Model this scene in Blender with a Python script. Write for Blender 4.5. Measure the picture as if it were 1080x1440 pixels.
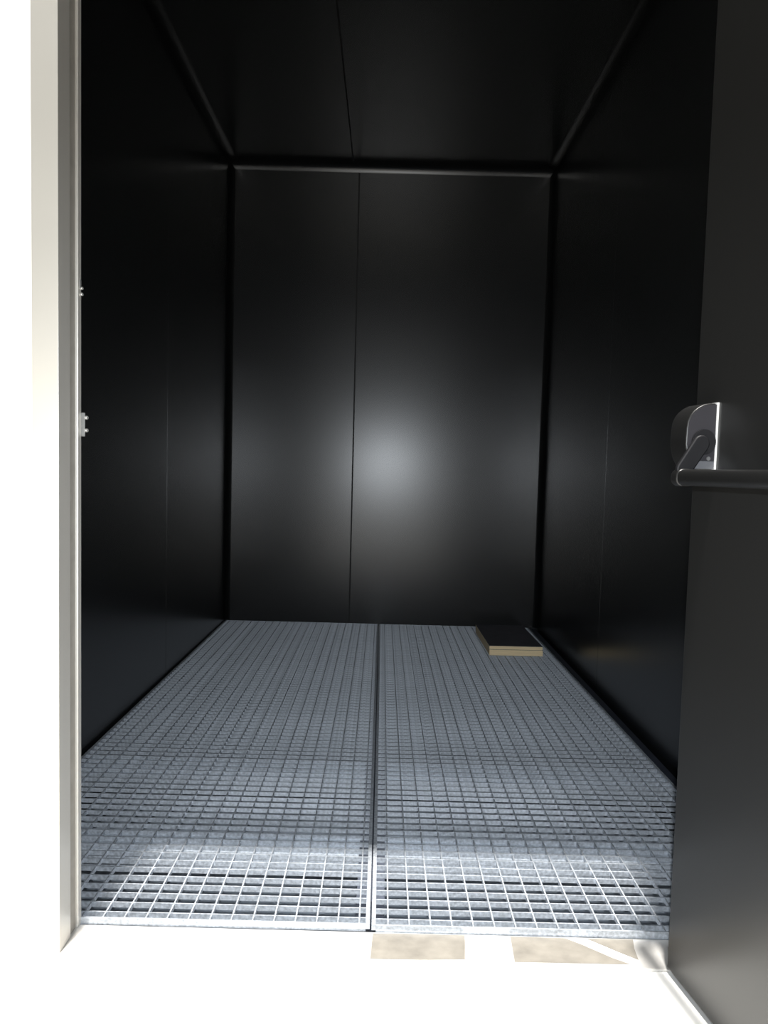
import bpy, bmesh, math, random
from mathutils import Vector, Matrix
random.seed(4)
S = bpy.context.scene
for o in list(bpy.data.objects): bpy.data.objects.remove(o)
COL = S.collection

# ------------------------------------------------------------------ camera
F_PX, PITCH, ROLL, EYE = 1120.0, math.atan(77/1120), 0.026, 0.82
cam = bpy.data.cameras.new('camera'); camo = bpy.data.objects.new('camera', cam); COL.objects.link(camo)
cam.sensor_fit = 'AUTO'; cam.sensor_width = 36; cam.lens = F_PX/1440*36
cam.shift_y = 19/1440; cam.clip_start = 0.02
fw = Vector((0, math.cos(PITCH), -math.sin(PITCH))); up = Vector((0, math.sin(PITCH), math.cos(PITCH)))
rt = Vector((1, 0, 0))
c, s = math.cos(ROLL), math.sin(ROLL)
X = rt*c + up*s*1.0; Y = up*c - rt*s
camo.matrix_world = Matrix((( X.x, Y.x, -fw.x, 0), (X.y, Y.y, -fw.y, 0), (X.z, Y.z, -fw.z, EYE), (0, 0, 0, 1)))
S.camera = camo

# ------------------------------------------------------------------ light
w = bpy.data.worlds.new('sky'); S.world = w; w.use_nodes = True
w.node_tree.nodes['Background'].inputs[0].default_value = (0.95, 0.98, 1.0, 1)
w.node_tree.nodes['Background'].inputs[1].default_value = 0.35
sun = bpy.data.lights.new('sun', 'SUN'); sun.energy = 11.5; sun.angle = math.radians(2.5); sun.color = (1, 0.97, 0.92)
suno = bpy.data.objects.new('sun', sun); COL.objects.link(suno)
SUN_D = Vector((0.055, 0.36, -2.1)).normalized()
suno.rotation_euler = SUN_D.to_track_quat('-Z', 'Y').to_euler()
fl = bpy.data.lights.new('camera_flash', 'SPOT'); fl.energy = 128; fl.color = (0.88, 0.94, 1.0)
fl.spot_size = math.radians(84); fl.spot_blend = 1.0; fl.shadow_soft_size = 0.012
flo = bpy.data.objects.new('camera_flash', fl); COL.objects.link(flo)
flo.location = (0.015, 0.0, EYE+0.08); flo.rotation_euler = (math.radians(90-13), 0, 0)
vs = S.view_settings
vs.view_transform = 'Standard'; vs.look = 'None'; vs.exposure = 0.0; vs.gamma = 1.0; vs.use_curve_mapping = False

# ------------------------------------------------------------------ materials
def mat(name, col, rough=0.5, metal=0.0, spec=0.5, nscale=0, namt=0.0, bump=0.0, rvar=0.0, stretch=(1, 1, 1), col2=None, coat=0):
    m = bpy.data.materials.new(name); m.use_nodes = True
    nt = m.node_tree; b = nt.nodes['Principled BSDF']
    b.inputs['Base Color'].default_value = (*col, 1); b.inputs['Roughness'].default_value = rough
    b.inputs['Metallic'].default_value = metal; b.inputs['Specular IOR Level'].default_value = spec
    b.inputs['Coat Weight'].default_value = coat
    if nscale:
        tc = nt.nodes.new('ShaderNodeTexCoord'); mp = nt.nodes.new('ShaderNodeMapping')
        mp.inputs['Scale'].default_value = stretch
        n = nt.nodes.new('ShaderNodeTexNoise'); n.inputs['Scale'].default_value = nscale; n.inputs['Detail'].default_value = 5
        nt.links.new(tc.outputs['Object'], mp.inputs[0]); nt.links.new(mp.outputs[0], n.inputs['Vector'])
        if namt:
            r = nt.nodes.new('ShaderNodeMix'); r.data_type = 'RGBA'
            a2 = col2 or tuple(min(1, x*(1+namt)) for x in col)
            r.inputs[6].default_value = (*[x*(1-namt) for x in col], 1); r.inputs[7].default_value = (*a2, 1)
            cr = nt.nodes.new('ShaderNodeMapRange'); cr.inputs[1].default_value = 0.3; cr.inputs[2].default_value = 0.7
            nt.links.new(n.outputs[0], cr.inputs[0]); nt.links.new(cr.outputs[0], r.inputs[0])
            nt.links.new(r.outputs[2], b.inputs['Base Color'])
        if rvar:
            q = nt.nodes.new('ShaderNodeMapRange'); q.inputs[1].default_value = 0.3; q.inputs[2].default_value = 0.7
            q.inputs[3].default_value = rough-rvar; q.inputs[4].default_value = rough+rvar
            nt.links.new(n.outputs[0], q.inputs[0]); nt.links.new(q.outputs[0], b.inputs['Roughness'])
        if bump:
            bp = nt.nodes.new('ShaderNodeBump'); bp.inputs['Strength'].default_value = bump; bp.inputs['Distance'].default_value = 0.002
            nt.links.new(n.outputs[0], bp.inputs['Height']); nt.links.new(bp.outputs[0], b.inputs['Normal'])
    return m
M = dict(
    black=mat('black_satin_paint', (0.0095, 0.0102, 0.0106), 0.27, nscale=3, rvar=0.003),
    door=mat('black_door_paint', (0.010, 0.010, 0.0098), 0.33, nscale=4, rvar=0.004),
    seam=mat('seam_black', (0.003, 0.003, 0.003), 0.7),
    trim=mat('black_corner_profile', (0.0045, 0.0048, 0.0048), 0.27, nscale=6, rvar=0.003),
    galv=mat('galvanised_steel', (0.42, 0.45, 0.49), 0.42, 0.35, nscale=160, namt=0.28, bump=0.25, rvar=0.08),
    sump=mat('sump_steel', (0.50, 0.54, 0.60), 0.55, nscale=9, namt=0.3),
    ledge=mat('dark_ledge_steel', (0.035, 0.04, 0.055), 0.45, nscale=12, namt=0.2),
    steel=mat('brushed_stainless', (0.60, 0.58, 0.54), 0.36, 0.45, nscale=40, namt=0.02, rvar=0.02, stretch=(3, 3, 0.1)),
    steelf=mat('stainless_face', (0.66, 0.64, 0.59), 0.40, 0.85, nscale=3, namt=0.02, rvar=0.01),
    dull=mat('dull_steel', (0.17, 0.17, 0.165), 0.5, 0.3, nscale=60, namt=0.06),
    sill=mat('threshold_stainless', (0.70, 0.68, 0.65), 0.42, 0.55, nscale=30, namt=0.05, rvar=0.05),
    patch=mat('sill_patch', (0.20, 0.185, 0.16), 0.42, nscale=34, namt=0.16, bump=0.5),
    rubber=mat('grey_rubber', (0.24, 0.225, 0.20), 0.6, nscale=40, namt=0.1),
    white=mat('white_wall_paint', (0.80, 0.80, 0.78), 0.5, nscale=5, namt=0.03),
    ground=mat('pale_concrete', (0.74, 0.73, 0.70), 0.8, nscale=8, namt=0.06, bump=0.3),
    wood=mat('pale_plywood', (0.90, 0.72, 0.44), 0.6, nscale=14, namt=0.08, stretch=(1, 1, 30)),
    face=mat('black_board_film', (0.08, 0.078, 0.09), 0.6, nscale=20, namt=0.2),
    hw=mat('dark_hardware', (0.006, 0.006, 0.006), 0.34, 0.0, nscale=30, rvar=0.03),
    hwb=mat('black_plastic', (0.005, 0.005, 0.006), 0.55, spec=0.25, nscale=30, rvar=0.03),
    hwg=mat('grey_cast_metal', (0.018, 0.017, 0.020), 0.5, 0.0, spec=0.3, nscale=50, rvar=0.04),
    hwl=mat('light_cast_metal', (0.09, 0.092, 0.10), 0.5, spec=0.3, nscale=40, rvar=0.03),
    hwd=mat('dark_shell', (0.006, 0.006, 0.006), 0.42, spec=0.4, nscale=30, rvar=0.02),
    plate=mat('pale_plate', (0.62, 0.62, 0.60), 0.45, nscale=30, namt=0.04),
    zincd=mat('dull_zinc_screw', (0.12, 0.12, 0.12), 0.55, 0.2, nscale=90, namt=0.05),
    zinc=mat('zinc_screw', (0.75, 0.74, 0.72), 0.3, 0.8, nscale=90, namt=0.05),
)

# ------------------------------------------------------------------ helpers
def link(name, me, m, parent=None, smooth=False):
    o = bpy.data.objects.new(name, me); COL.objects.link(o)
    if m: me.materials.clear(); me.materials.append(M[m])
    if smooth:
        for p in me.polygons: p.use_smooth = True
    if parent: o.parent = parent
    return o
def mesh(name, v, f):
    me = bpy.data.meshes.new(name); me.from_pydata(v, [], f); me.validate()
    bm = bmesh.new(); bm.from_mesh(me); bmesh.ops.recalc_face_normals(bm, faces=bm.faces); bm.to_mesh(me); bm.free()
    return me
def box_me(name, a, b, bev=0):
    bm = bmesh.new(); bmesh.ops.create_cube(bm, size=1)
    for v in bm.verts: v.co = Vector([(a[i]+b[i])/2 + v.co[i]*(b[i]-a[i]) for i in range(3)])
    if bev: bmesh.ops.bevel(bm, geom=bm.edges[:], offset=bev, segments=2, profile=0.6, affect='EDGES')
    me = bpy.data.meshes.new(name); bm.to_mesh(me); bm.free(); return me
def box(name, a, b, m, parent=None, bev=0): return link(name, box_me(name, a, b, bev), m, parent)
def prism(name, prof, fn, t0, t1, m, parent=None, smooth=False):
    n = len(prof)
    v = [fn(p, t0) for p in prof] + [fn(p, t1) for p in prof]
    f = [list(range(n)), list(range(n, 2*n))] + [[i, (i+1) % n, n+(i+1) % n, n+i] for i in range(n)]
    me = mesh(name, [tuple(x) for x in v], f)
    o = link(name, me, m, parent)
    if smooth:
        for p in me.polygons[2:]: p.use_smooth = True
        me.set_sharp_from_angle(angle=math.radians(35))
    return o
def empty(name, loc=(0, 0, 0)):
    o = bpy.data.objects.new(name, None); COL.objects.link(o); o.location = loc; o.empty_display_size = 0.1; return o
def tag(o, label, cat, group=None, kind=None):
    o['label'] = label
    if kind: o['kind'] = kind
    o['category'] = cat
    if group: o['group'] = group
    return o

# ------------------------------------------------------------------ dimensions (metres, grating top = 0)
XL, XR, YB, ZC = -0.840, 0.836, 4.231, 2.395
YF, YI = 1.305, 1.385            # outside / inside of the door wall
OL, OR, OT = -0.532, 0.547, 2.10  # door opening
ZS, ZG = -0.20, -0.0165            # sump floor, outside ground
T = 0.06

# ------------------------------------------------------------------ setting
tag(box('ground', (-15, -22, ZG-0.1), (15, YF+0.06, ZG), 'ground'), 'pale concrete paving outside in front of the doorway', 'ground', kind='structure')
tag(box('floor', (XL-T, YI, ZS-0.05), (XR+T, YB+T, ZS), 'sump'), 'dark steel sump floor seen through the grating', 'floor', kind='structure')

def panel(parent, a, b, bev=0.0008):
    return box('wall_panel', a, b, 'black', parent, bev)
P = 0.004; G = 0.003
wb = tag(box('wall_back', (XL-T, YB+P, ZS), (XR+T, YB+T, ZC+T), 'seam'), 'black rear wall of two tall satin panels', 'wall', kind='structure')
SX = -0.174
panel(wb, (XL-0.002, YB, -0.05), (SX-G, YB+P+.001, ZC)); panel(wb, (SX+G, YB, -0.05), (XR+0.002, YB+P+.001, ZC))
wl = tag(box('wall_left', (XL-T, YI, ZS), (XL-P, YB+P, ZC+T), 'seam'), 'black panelled wall on the strike plate side', 'wall', kind='structure')
e = [YI, 2.06, 3.07, YB]
for i in range(3): panel(wl, (XL-P-.001, e[i]+.0008, -0.05), (XL, e[i+1]-.0008, ZC), 0.0003)
wr = tag(box('wall_right', (XR+P, YI, ZS), (XR+T, YB+P, ZC+T), 'seam'), 'black panelled wall on the hinge side', 'wall', kind='structure')
e = [YI, 2.02, 3.03, YB]
for i in range(3): panel(wr, (XR, e[i]+.0008, -0.05), (XR+P+.001, e[i+1]-.0008, ZC), 0.0003)
ce = tag(box('ceiling', (XL-T, YI-.0, ZC+P), (XR+T, YB+P, ZC+T), 'seam'), 'black ceiling of two long satin panels', 'ceiling', kind='structure')
CX = -0.205
for a, b in ((XL, CX-G), (CX+G, XR)):
    box('ceiling_panel', (a, YI, ZC), (b, YB, ZC+P+.001), 'black', ce, 0.0005)
# door wall: outside skin white, inside black, with the opening left free
wf = empty('wall_front'); tag(wf, 'white front wall around the open doorway', 'wall', kind='structure')
FO = 0.043; ZSI = -0.012
for a, b in ((-2.2, OL-FO), (OR+FO, 2.2)): box('base_beam', (a, YF-.003, ZG), (b, YI-.012, ZSI), 'white', wf, .002)
for nm, a, b in (('side_panel', (-2.2, YF, ZSI), (OL-FO, YI-.012, ZC+T)), ('side_panel', (OR+FO, YF, ZSI), (2.2, YI-.012, ZC+T)),
             ('head_panel', (OL-FO, YF, OT+FO), (OR+FO, YI-.012, ZC+T))):
    box(nm, a, b, 'white', wf, 0.002)
for a, b in (((XL-T, YI-.012, ZS), (OL-.004, YI, ZC+T)), ((OR+.004, YI-.012, ZS), (XR+T, YI, ZC+T)), ((OL-.004, YI-.012, OT), (OR+.004, YI, ZC+T))):
    box('inner_lining', a, b, 'black', wf)

# corner profiles: shallow concave strips
def cove_profile(r, n=10, a0=20, a1=70):
    # concave strip in a unit corner (0,0)->(r,0),(0,r); normals run from a0 to a1
    A, B = Vector((r, 0)), Vector((0, r))
    h = math.radians((a1-a0)/2); chord = (B-A).length; R = chord/(2*math.sin(h))
    mid = (A+B)/2; d = Vector((1, 1)).normalized()
    cen = mid + d*R*math.cos(h)
    base = math.atan2(-d.y, -d.x)
    pts = [cen + Vector((math.cos(base + t), math.sin(base + t)))*R for t in [h*(1-2*i/n) for i in range(n+1)]]
    return [Vector((0, 0)), *([A]+pts[1:-1]+[B] if (pts[0]-A).length < (pts[0]-B).length else [B]+pts[1:-1]+[A])]
ZB = -0.0103
rv, rc = 0.026, 0.042
k = [0]
def trim(fn, r, t0, t1, label, a0=20):
    k[0] += 1
    tag(prism('trim_%d' % k[0], cove_profile(r, 14, a0, 90-a0), fn, t0, t1, 'trim', smooth=True), label, 'corner trim', kind='structure')
trim(lambda p, t: (XL+p.x, YB-p.y, t), rv, 0.002, ZC, 'black corner strip between rear wall and strike-side wall')
trim(lambda p, t: (XR-p.x, YB-p.y, t), rv, 0.002, ZC, 'black corner strip between rear wall and hinge-side wall')
trim(lambda p, t: (t, YB-p.x, ZC-p.y), rc, XL, XR, 'black cove strip where ceiling meets rear wall', 12)
trim(lambda p, t: (XL+p.x, t, ZC-p.y), rc, YI, YB, 'black cove strip where ceiling meets strike-side wall', 6)
trim(lambda p, t: (XR-p.x, t, ZC-p.y), rc, YI, YB, 'black cove strip where ceiling meets hinge-side wall', 6)
# ledge on the hinge side, set a little below the grating
tag(prism('baseboard_right', [Vector(p) for p in ((XR, -0.05), (XR, -0.022), (0.822, -0.022), (0.822, -0.004), (0.802, -0.004), (0.802, -0.05))],
      lambda p, t: (p.x, t, p.y), YI, YB, 'ledge'), 'dark steel ledge between grating and hinge-side wall', 'ledge', kind='structure')
tag(box('baseboard_left', (XL, YI, -0.07), (XL+0.03, YB, ZB), 'ledge'), 'dark steel bearer under the grating at strike-side wall', 'ledge', kind='structure')
tag(box('baseboard_back', (XL+.03, YB-0.03, -0.07), (0.802, YB, ZB), 'ledge'), 'dark steel bearer under the grating at rear wall', 'ledge', kind='structure')
tag(box('baseboard_middle', (-0.035, YI+.10, -0.10), (0.02, YB-.03, ZB), 'ledge'), 'dark steel beam under the joint of the gratings', 'ledge', kind='structure')

fo_ = bpy.data.objects['floor']
for y0, y1 in ((1.668, 1.765), (2.085, 2.20), (2.62, 2.74), (3.18, 3.30), (3.74, 3.86)):
    for x0, x1 in ((XL+.03, -.035), (.02, .802)):
        box('support_beam', (x0, y0, -0.06), (x1, y1, ZB), 'galv', fo_, .002)
# ------------------------------------------------------------------ stainless door frame
fr = empty('trim_6', (OL, YF, 0)); tag(fr, 'stainless steel door frame with rubber seal and catch plate', 'door frame', kind='structure')
fr.location = (0, 0, 0)
ZSI = -0.012
def jamb(sx, x0):      # sx=+1: opening lies towards +x
    def b(nm, x1, x2, y1, y2, m, bev=0.0012): return box(nm, (min(x0+sx*x1, x0+sx*x2), y1, ZSI), (max(x0+sx*x1, x0+sx*x2), y2, OT), m, fr, bev)
    b('frame_face', -FO, 0.0, YF-0.006, YF-0.0045, 'steelf', 0.0004)
    b('frame_reveal', -FO, 0.0, YF-0.0045, YF+0.041, 'steel', 0.0004)
    b('gasket', -0.030, -0.0025, YF+0.041, YF+0.071, 'rubber', 0.001)
    b('frame_stop', -0.030, 0.002, YF+0.071, YI+0.006, 'steel', 0.0012)
jamb(1, OL); jamb(-1, OR)
box('frame_face', (OL-FO, YF-0.006, OT), (OR+FO, YF+0.041, OT+FO), 'steel', fr, 0.0015)
box('gasket', (OL-FO, YF+.041, OT+.0025), (OR+FO, YF+.071, OT+FO), 'rubber', fr, 0.001)
box('frame_stop', (OL-FO, YF+.071, OT-.002), (OR+FO, YI+.006, OT+FO), 'steel', fr, 0.001)
def cyl(name, cen, axis, r, h, m, parent, seg=16, bev=0, r2=None):
    bm = bmesh.new(); bmesh.ops.create_cone(bm, cap_ends=True, segments=seg, radius1=r, radius2=r if r2 is None else r2, depth=h)
    if bev: bmesh.ops.bevel(bm, geom=[e for e in bm.edges if all(abs(abs(v.co.z)-h/2) < 1e-6 for v in e.verts) and (e.verts[0].co.z > 0) == (e.verts[1].co.z > 0)], offset=bev, segments=2, affect='EDGES')
    q = Vector((0, 0, 1)).rotation_difference(Vector(axis)).to_matrix().to_4x4()
    bmesh.ops.transform(bm, matrix=Matrix.Translation(cen) @ q, verts=bm.verts)
    me = bpy.data.meshes.new(name); bm.to_mesh(me); bm.free()
    o = link(name, me, m, parent); 
    for p in me.polygons: p.use_smooth = len(p.vertices) == 4
    me.set_sharp_from_angle(angle=math.radians(40)); return o
cp = box('catch_plate', (OL-.02, YI+.006, 0.866), (OL+.0075, YI+.011, 0.907), 'dull', fr, 0.001)
for z in (0.8765, 0.8985): cyl('screw', (OL+.0095, YI+.0085, z), (1, -.5, 0), 0.0033, 0.006, 'zinc', cp, 12, .0008)
for z in (1.108, 1.118): cyl('screw', (OL+.0035, YI+.003, z), (1, -.5, 0), 0.0026, 0.005, 'zinc', fr, 12, .0006)
box('catch_lug', (OL-.002, YI-.002, 1.117), (OL+.0032, YI+.004, 1.132), 'dull', fr, .0008)

# threshold
th = box('trim_7', (OL-FO, YF-0.008, ZG+.0005), (OR+FO, YI+.001, ZSI), 'sill', None, 0.002)
tag(th, 'bright stainless threshold plate in front of the gratings', 'threshold', kind='structure')
def thin_patch(pts):  # thin raised outline, mottled beige, darker than the threshold steel
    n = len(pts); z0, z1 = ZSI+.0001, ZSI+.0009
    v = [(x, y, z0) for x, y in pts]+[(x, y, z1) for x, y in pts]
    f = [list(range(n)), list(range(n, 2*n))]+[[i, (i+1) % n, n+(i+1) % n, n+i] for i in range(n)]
    o = link('sill_patch', mesh('sill_patch', v, f), 'patch', th); o['label'] = 'thin mottled beige patch on the steel'; return o
thin_patch([(-0.004, YF+.001), (-0.001, YI-.004), (0.075, YI-.003), (0.165, YI-.003), (0.158, YF+.006), (0.08, YF+.002)])
thin_patch([(0.243, YF+.003), (0.247, YI-.003), (0.345, YI-.004), (0.37, YI-.022), (0.415, YF+.02), (0.44, YF+.004)])
thin_patch([(0.385, YI-.003), (0.468, YI-.003), (0.462, YI-.03), (0.459, YF+.018), (0.43, YI-.04)])

# ------------------------------------------------------------------ gratings
PX, PY, BH, BT = 0.0388, 0.0328, 0.0100, 0.0028
G0, G1 = YI+.004, YB-0.006
cross_me = {}
def grating(xa, xb, first, label):
    g = empty('floor_grating', ((xa+xb)/2, (G0+G1)/2, -BH))
    tag(g, label, 'grating', 'floor gratings')
    W, L = xb-xa, G1-G0
    bm_ = box_me('bearing_bar', (-W/2+.004, -BT/2, 0), (W/2-.004, BT/2, BH))
    cm_ = box_me('cross_bar', (-BT/2, -L/2+.004, 0.0008), (BT/2, L/2-.004, BH-0.0006))
    n = int((L-0.012)/PY); y0 = -L/2 + 0.0215
    for i in range(n):
        o = link('bearing_bar', bm_, None, g); o.location = (random.uniform(-.0006, .0006), y0+i*PY, random.uniform(-.0006, 0)); o.rotation_euler.x = random.uniform(-.012, .012)
    bm_.materials.append(M['galv']); cm_.materials.append(M['galv'])
    x = first-(xa+xb)/2
    while x-PX > -W/2+.01: x -= PX
    while x < W/2-.01:
        o = link('cross_bar', cm_, None, g); o.location = (x, 0, random.uniform(-.0006, 0)); x += PX
    EB = 0.0078
    for sx in (-1, 1):
        box('edge_band', (min(sx*W/2, sx*(W/2-EB)), -L/2, 0), (max(sx*W/2, sx*(W/2-EB)), L/2, BH+.0004), 'galv', g, .0006)
    for sy in (-1, 1):
        box('edge_band', (-W/2+EB, min(sy*L/2, sy*(L/2-.0035)), -0.004 if sy < 0 else 0), (W/2-EB, max(sy*L/2, sy*(L/2-.0035)), BH), 'galv', g, .0006)
    g.rotation_euler.z = 0.0033
    return g
grating(XL+.008, -0.0115, -0.0115-.0195-PX, 'galvanised steel floor grating with nothing lying on it')
grating(-0.0085, 0.794, 0.0214, 'galvanised steel floor grating carrying the black boards')

# ------------------------------------------------------------------ boards
def board(x0, x1, y0, y1, z0, z1, rz, label):
    g = empty('board', ((x0+x1)/2, (y0+y1)/2, z0)); g.rotation_euler.z = rz
    a, b, h = (x1-x0)/2, (y1-y0)/2, z1-z0
    box('core', (-a, -b, 0), (a, b, h-.0018), 'wood', g, .0008)
    box('facing', (-a, -b, h-.0018), (a, b, h), 'face', g, .0004)
    tag(g, label, 'board'); return g
board(.489, .731, 3.555, 4.06, .0003, .0285, 0.010, 'thicker black-faced wooden board lying directly on the grating')
board(.487, .728, 3.552, 4.05, .0288, .0455, 0.012, 'thin black-faced wooden board on top of the thicker one')

# ------------------------------------------------------------------ open door leaf with push bar
U = Vector((0.146, -0.989, 0)).normalized(); N = Vector((U.y, -U.x, 0))
dr = empty('door_1', (0.499, 1.296, 0)); tag(dr, 'open black door leaf with a push bar', 'door', kind='structure')
dr.rotation_euler.z = math.atan2(U.y, U.x)      # local x = along the leaf, local y = left of it
# local -y points to N side?  local y = rot90(U) = (-U.y, U.x) = -N  -> inside face is local -y
LW, LH = 1.06, 2.09
box('door_leaf', (0, 0, -0.006), (LW, 0.052, LH), 'door', dr, 0.0015)
for z in (0.25, 1.05, 1.85):
    cyl('hinge', (-0.008, 0.058, z), (0, 0, 1), 0.010, 0.11, 'steel', dr, 16, .002)
def uw(p, t): return (t, -p[0], p[1])           # profile (n, z) extruded along the leaf
u0 = 0.0644
# base plate and rounded housing; its end face looks at the doorway's far side
box('base_plate', (u0-0.052, -0.0028, 0.8345), (u0+0.002, 0, 0.9375), 'plate', dr, .0004)
hp = [(0.0028, 0.835), (0.0028, 0.9365), (0.013, 0.9362), (0.0217, 0.9347), (0.031, 0.9303), (0.0386, 0.9244), (0.0445, 0.917), (0.0483, 0.908), (0.0496, 0.897), (0.0500, 0.884), (0.0500, 0.872), (0.046, 0.853), (0.036, 0.836)]
def soft(o, w):
    bv = o.modifiers.new('bevel', 'BEVEL'); bv.width = w; bv.segments = 3; bv.limit_method = 'ANGLE'; bv.angle_limit = math.radians(50)
def shrink(pr, k, cx=0.0028, cz=0.886): return [(cx+(x-cx)*k, cz+(z-cz)*k) for x, z in pr]
ax, az, bx2, bz2 = 0.0300, 0.8735, 0.056, 0.834
def lever_outline():
    A, B = Vector((ax, az)), Vector((bx2, bz2)); d = (B-A).normalized(); q = Vector((-d.y, d.x)); ra, rb = 0.0130, 0.0125
    pts = []
    t0 = math.atan2(q.y, q.x)
    for i in range(13): t = t0+math.pi*i/12; pts.append(A+Vector((math.cos(t), math.sin(t)))*ra)
    for i in range(13): t = t0+math.pi+math.pi*i/12; pts.append(B+Vector((math.cos(t), math.sin(t)))*rb)
    return pts
def housing(ua, ub, e):      # e = +1: end plate at the high end
    h = prism('latch_housing', hp, uw, ua, ub, 'hwd', dr, smooth=True); soft(h, 0.0022)
    t = ub if e > 0 else ua-.001
    prism('end_plate', shrink(hp, 0.955), uw, t, t+.001, 'hwg', h)
    t = t+.001 if e > 0 else t-.001
    cyl('pivot_disc', (t+e*.002, -0.0225, 0.8765), (1, 0, 0), 0.0195, 0.005, 'hwb', h, 40, .001)
    cyl('screw', (t, -0.0125, 0.8515), (1, 0, 0), 0.0032, 0.003, 'zincd', h, 14, .0006)
    box('foot_strip', (t-.0006, -0.036, 0.8355), (t+.0006, -.003, 0.8475), 'hwl', h)
    return h
housing(u0-0.05, u0-.001, 1)
lo = prism('lever_arm', lever_outline(), uw, u0+.0030, u0+.011, 'hwb', dr, smooth=True); soft(lo, .0022)
# bar: rounded oblong tube running along the leaf
def oblong(cx, cz, w, h, r, n=6):
    pts = []
    for (sx, sz, t0) in ((1, 1, 0), (-1, 1, 90), (-1, -1, 180), (1, -1, 270)):
        for i in range(n+1):
            t = math.radians(t0+90*i/n); pts.append((cx+sx*(w/2-r)+r*math.cos(t), cz+sz*(h/2-r)+r*math.sin(t)))
    return pts
pb = prism('push_bar', oblong(0.056, 0.8215, 0.028, 0.0245, 0.0105), uw, u0+.012, 0.96, 'hw', dr, smooth=True)
ec = prism('end_cap', oblong(0.056, 0.8215, 0.0305, 0.027, 0.0118), uw, u0-.004, u0+.016, 'hw', pb, smooth=True)
bv = ec.modifiers.new('bevel', 'BEVEL'); bv.width = 0.003; bv.segments = 3; bv.limit_method = 'ANGLE'; bv.angle_limit = math.radians(50)
housing(0.957, 1.005, -1)
box('base_plate', (0.955, -0.0028, 0.8345), (1.005, 0, 0.9375), 'plate', dr, .0004)
lo2 = prism('lever_arm', lever_outline(), uw, 0.944, 0.953, 'hwb', dr, smooth=True); soft(lo2, .0022)
